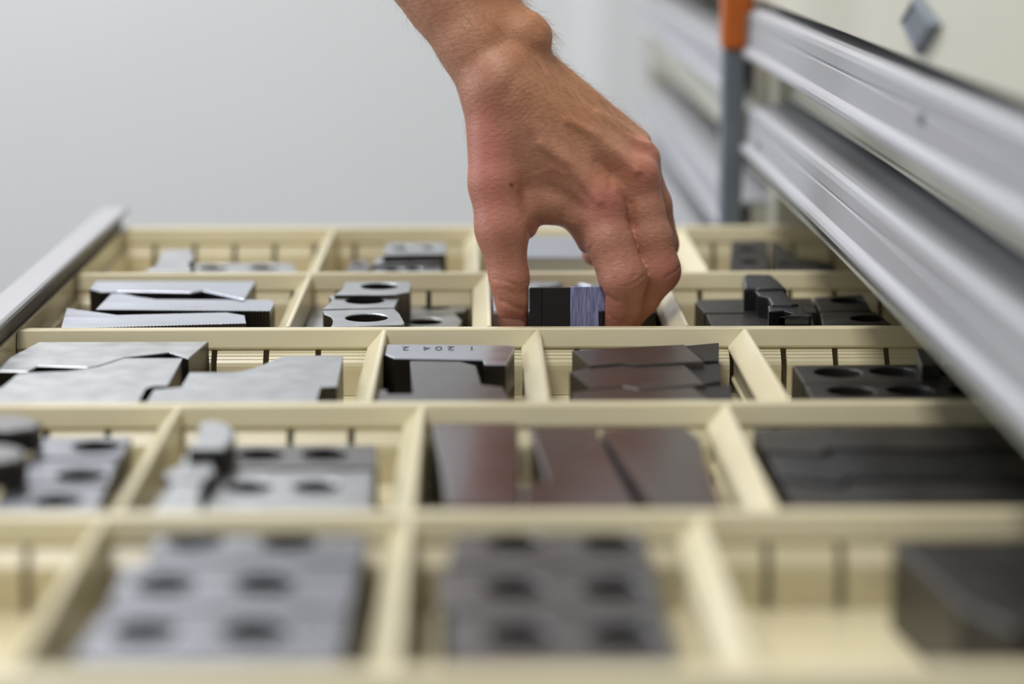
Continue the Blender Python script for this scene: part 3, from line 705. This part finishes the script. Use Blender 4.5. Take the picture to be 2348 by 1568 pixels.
hand = link('person', me, SK); tag(hand, 'bare forearm and left hand of a person, gripping a small block with thumb and fingers', 'person')
sub = hand.modifiers.new('subdivision', 'SUBSURF'); sub.levels = 1; sub.render_levels = 1

# thumb nail
a = Q(1178, 716, 1.0560); bb = Q(1186, 778, 1.0590); ax = (bb-a); Ln = np.linalg.norm(ax); ax = ax/Ln
side = np.cross(ax, np.array([.0, 1, 0])); side /= np.linalg.norm(side); fr = np.cross(side, ax); 
if fr[1] > 0: fr = -fr
if side[0] > 0: side = -side
vv = []; ff = []; nu, nvv = 12, 10
for layer in (0, 1):
    for i in range(nu+1):
        for j in range(nvv+1):
            t = i/nu; ang = math.radians(-62+124*j/nvv+28); r = .0082-.0010*t+(.0000 if layer == 0 else -.0008)
            edge = math.sqrt(max(0, 1-((j/nvv-.5)*2)**2)); tt = t if t > .5 else .5-(.5-t)*(.55+.45*edge)
            p = a+ax*(Ln*tt)+(fr*math.cos(ang)+side*math.sin(ang))*r
            vv.append(tuple(p))
off = (nu+1)*(nvv+1)
for i in range(nu):
    for j in range(nvv):
        q = i*(nvv+1)+j; f = (q, q+1, q+nvv+2, q+nvv+1); ff.append(f); ff.append(tuple(off+k for k in f[::-1]))
nm = bpy.data.meshes.new('thumb_nail'); nm.from_pydata(vv, [], ff)
for p in nm.polygons: p.use_smooth = True
no = link('thumb_nail', nm, NAILM, hand); no['label'] = 'pale pink thumb nail'

# fine hairs on forearm and back of the hand
rnd = np.random.default_rng(3)
ctr = Q(1180, 120, 1.06)
top = Q(1300, 300, 1.06)[2]
cand = np.where((co[:, 2] > top) & (nor[:, 1] < .45) & (co[:, 2] < Q(1000, -60, 1.09)[2]))[0]
edge_w = np.clip(nor[cand, 0], 0.03, 1)**1.3+.05; edge_w /= edge_w.sum()
pick = rnd.choice(cand, 900, p=edge_w, replace=False)
hv = []; hf = []
along = Q(1330, 260, 1.07)-Q(1150, 30, 1.07); along /= np.linalg.norm(along)
for i in pick:
    p = co2[i].astype(float); n_ = nor[i].astype(float)
    d = along*rnd.uniform(.5, 1.1)+n_*rnd.uniform(.15, .75)+rnd.normal(0, .28, 3); d /= np.linalg.norm(d)
    L = rnd.uniform(.004, .0085); r0 = .00006
    s1 = np.cross(d, [0, 1, .1]); s1 /= np.linalg.norm(s1)+1e-9; s2 = np.cross(d, s1)
    base = len(hv); curl = along*.5-n_*.3
    for k in range(4):
        t = k/3; c = p+d*L*t+curl*L*t*t*.5
        for q in range(3):
            an = q*2.0944; hv.append(tuple(c+(s1*math.cos(an)+s2*math.sin(an))*r0*(1-.7*t)))
    for k in range(3):
        for q in range(3): hf.append((base+k*3+q, base+k*3+(q+1) % 3, base+k*3+3+(q+1) % 3, base+k*3+3+q))
hm = bpy.data.meshes.new('arm_hair'); hm.from_pydata(hv, [], hf)
ho = link('arm_hair', hm, HAIRM, hand); ho['kind'] = 'stuff'; ho['label'] = 'fine fair hairs'
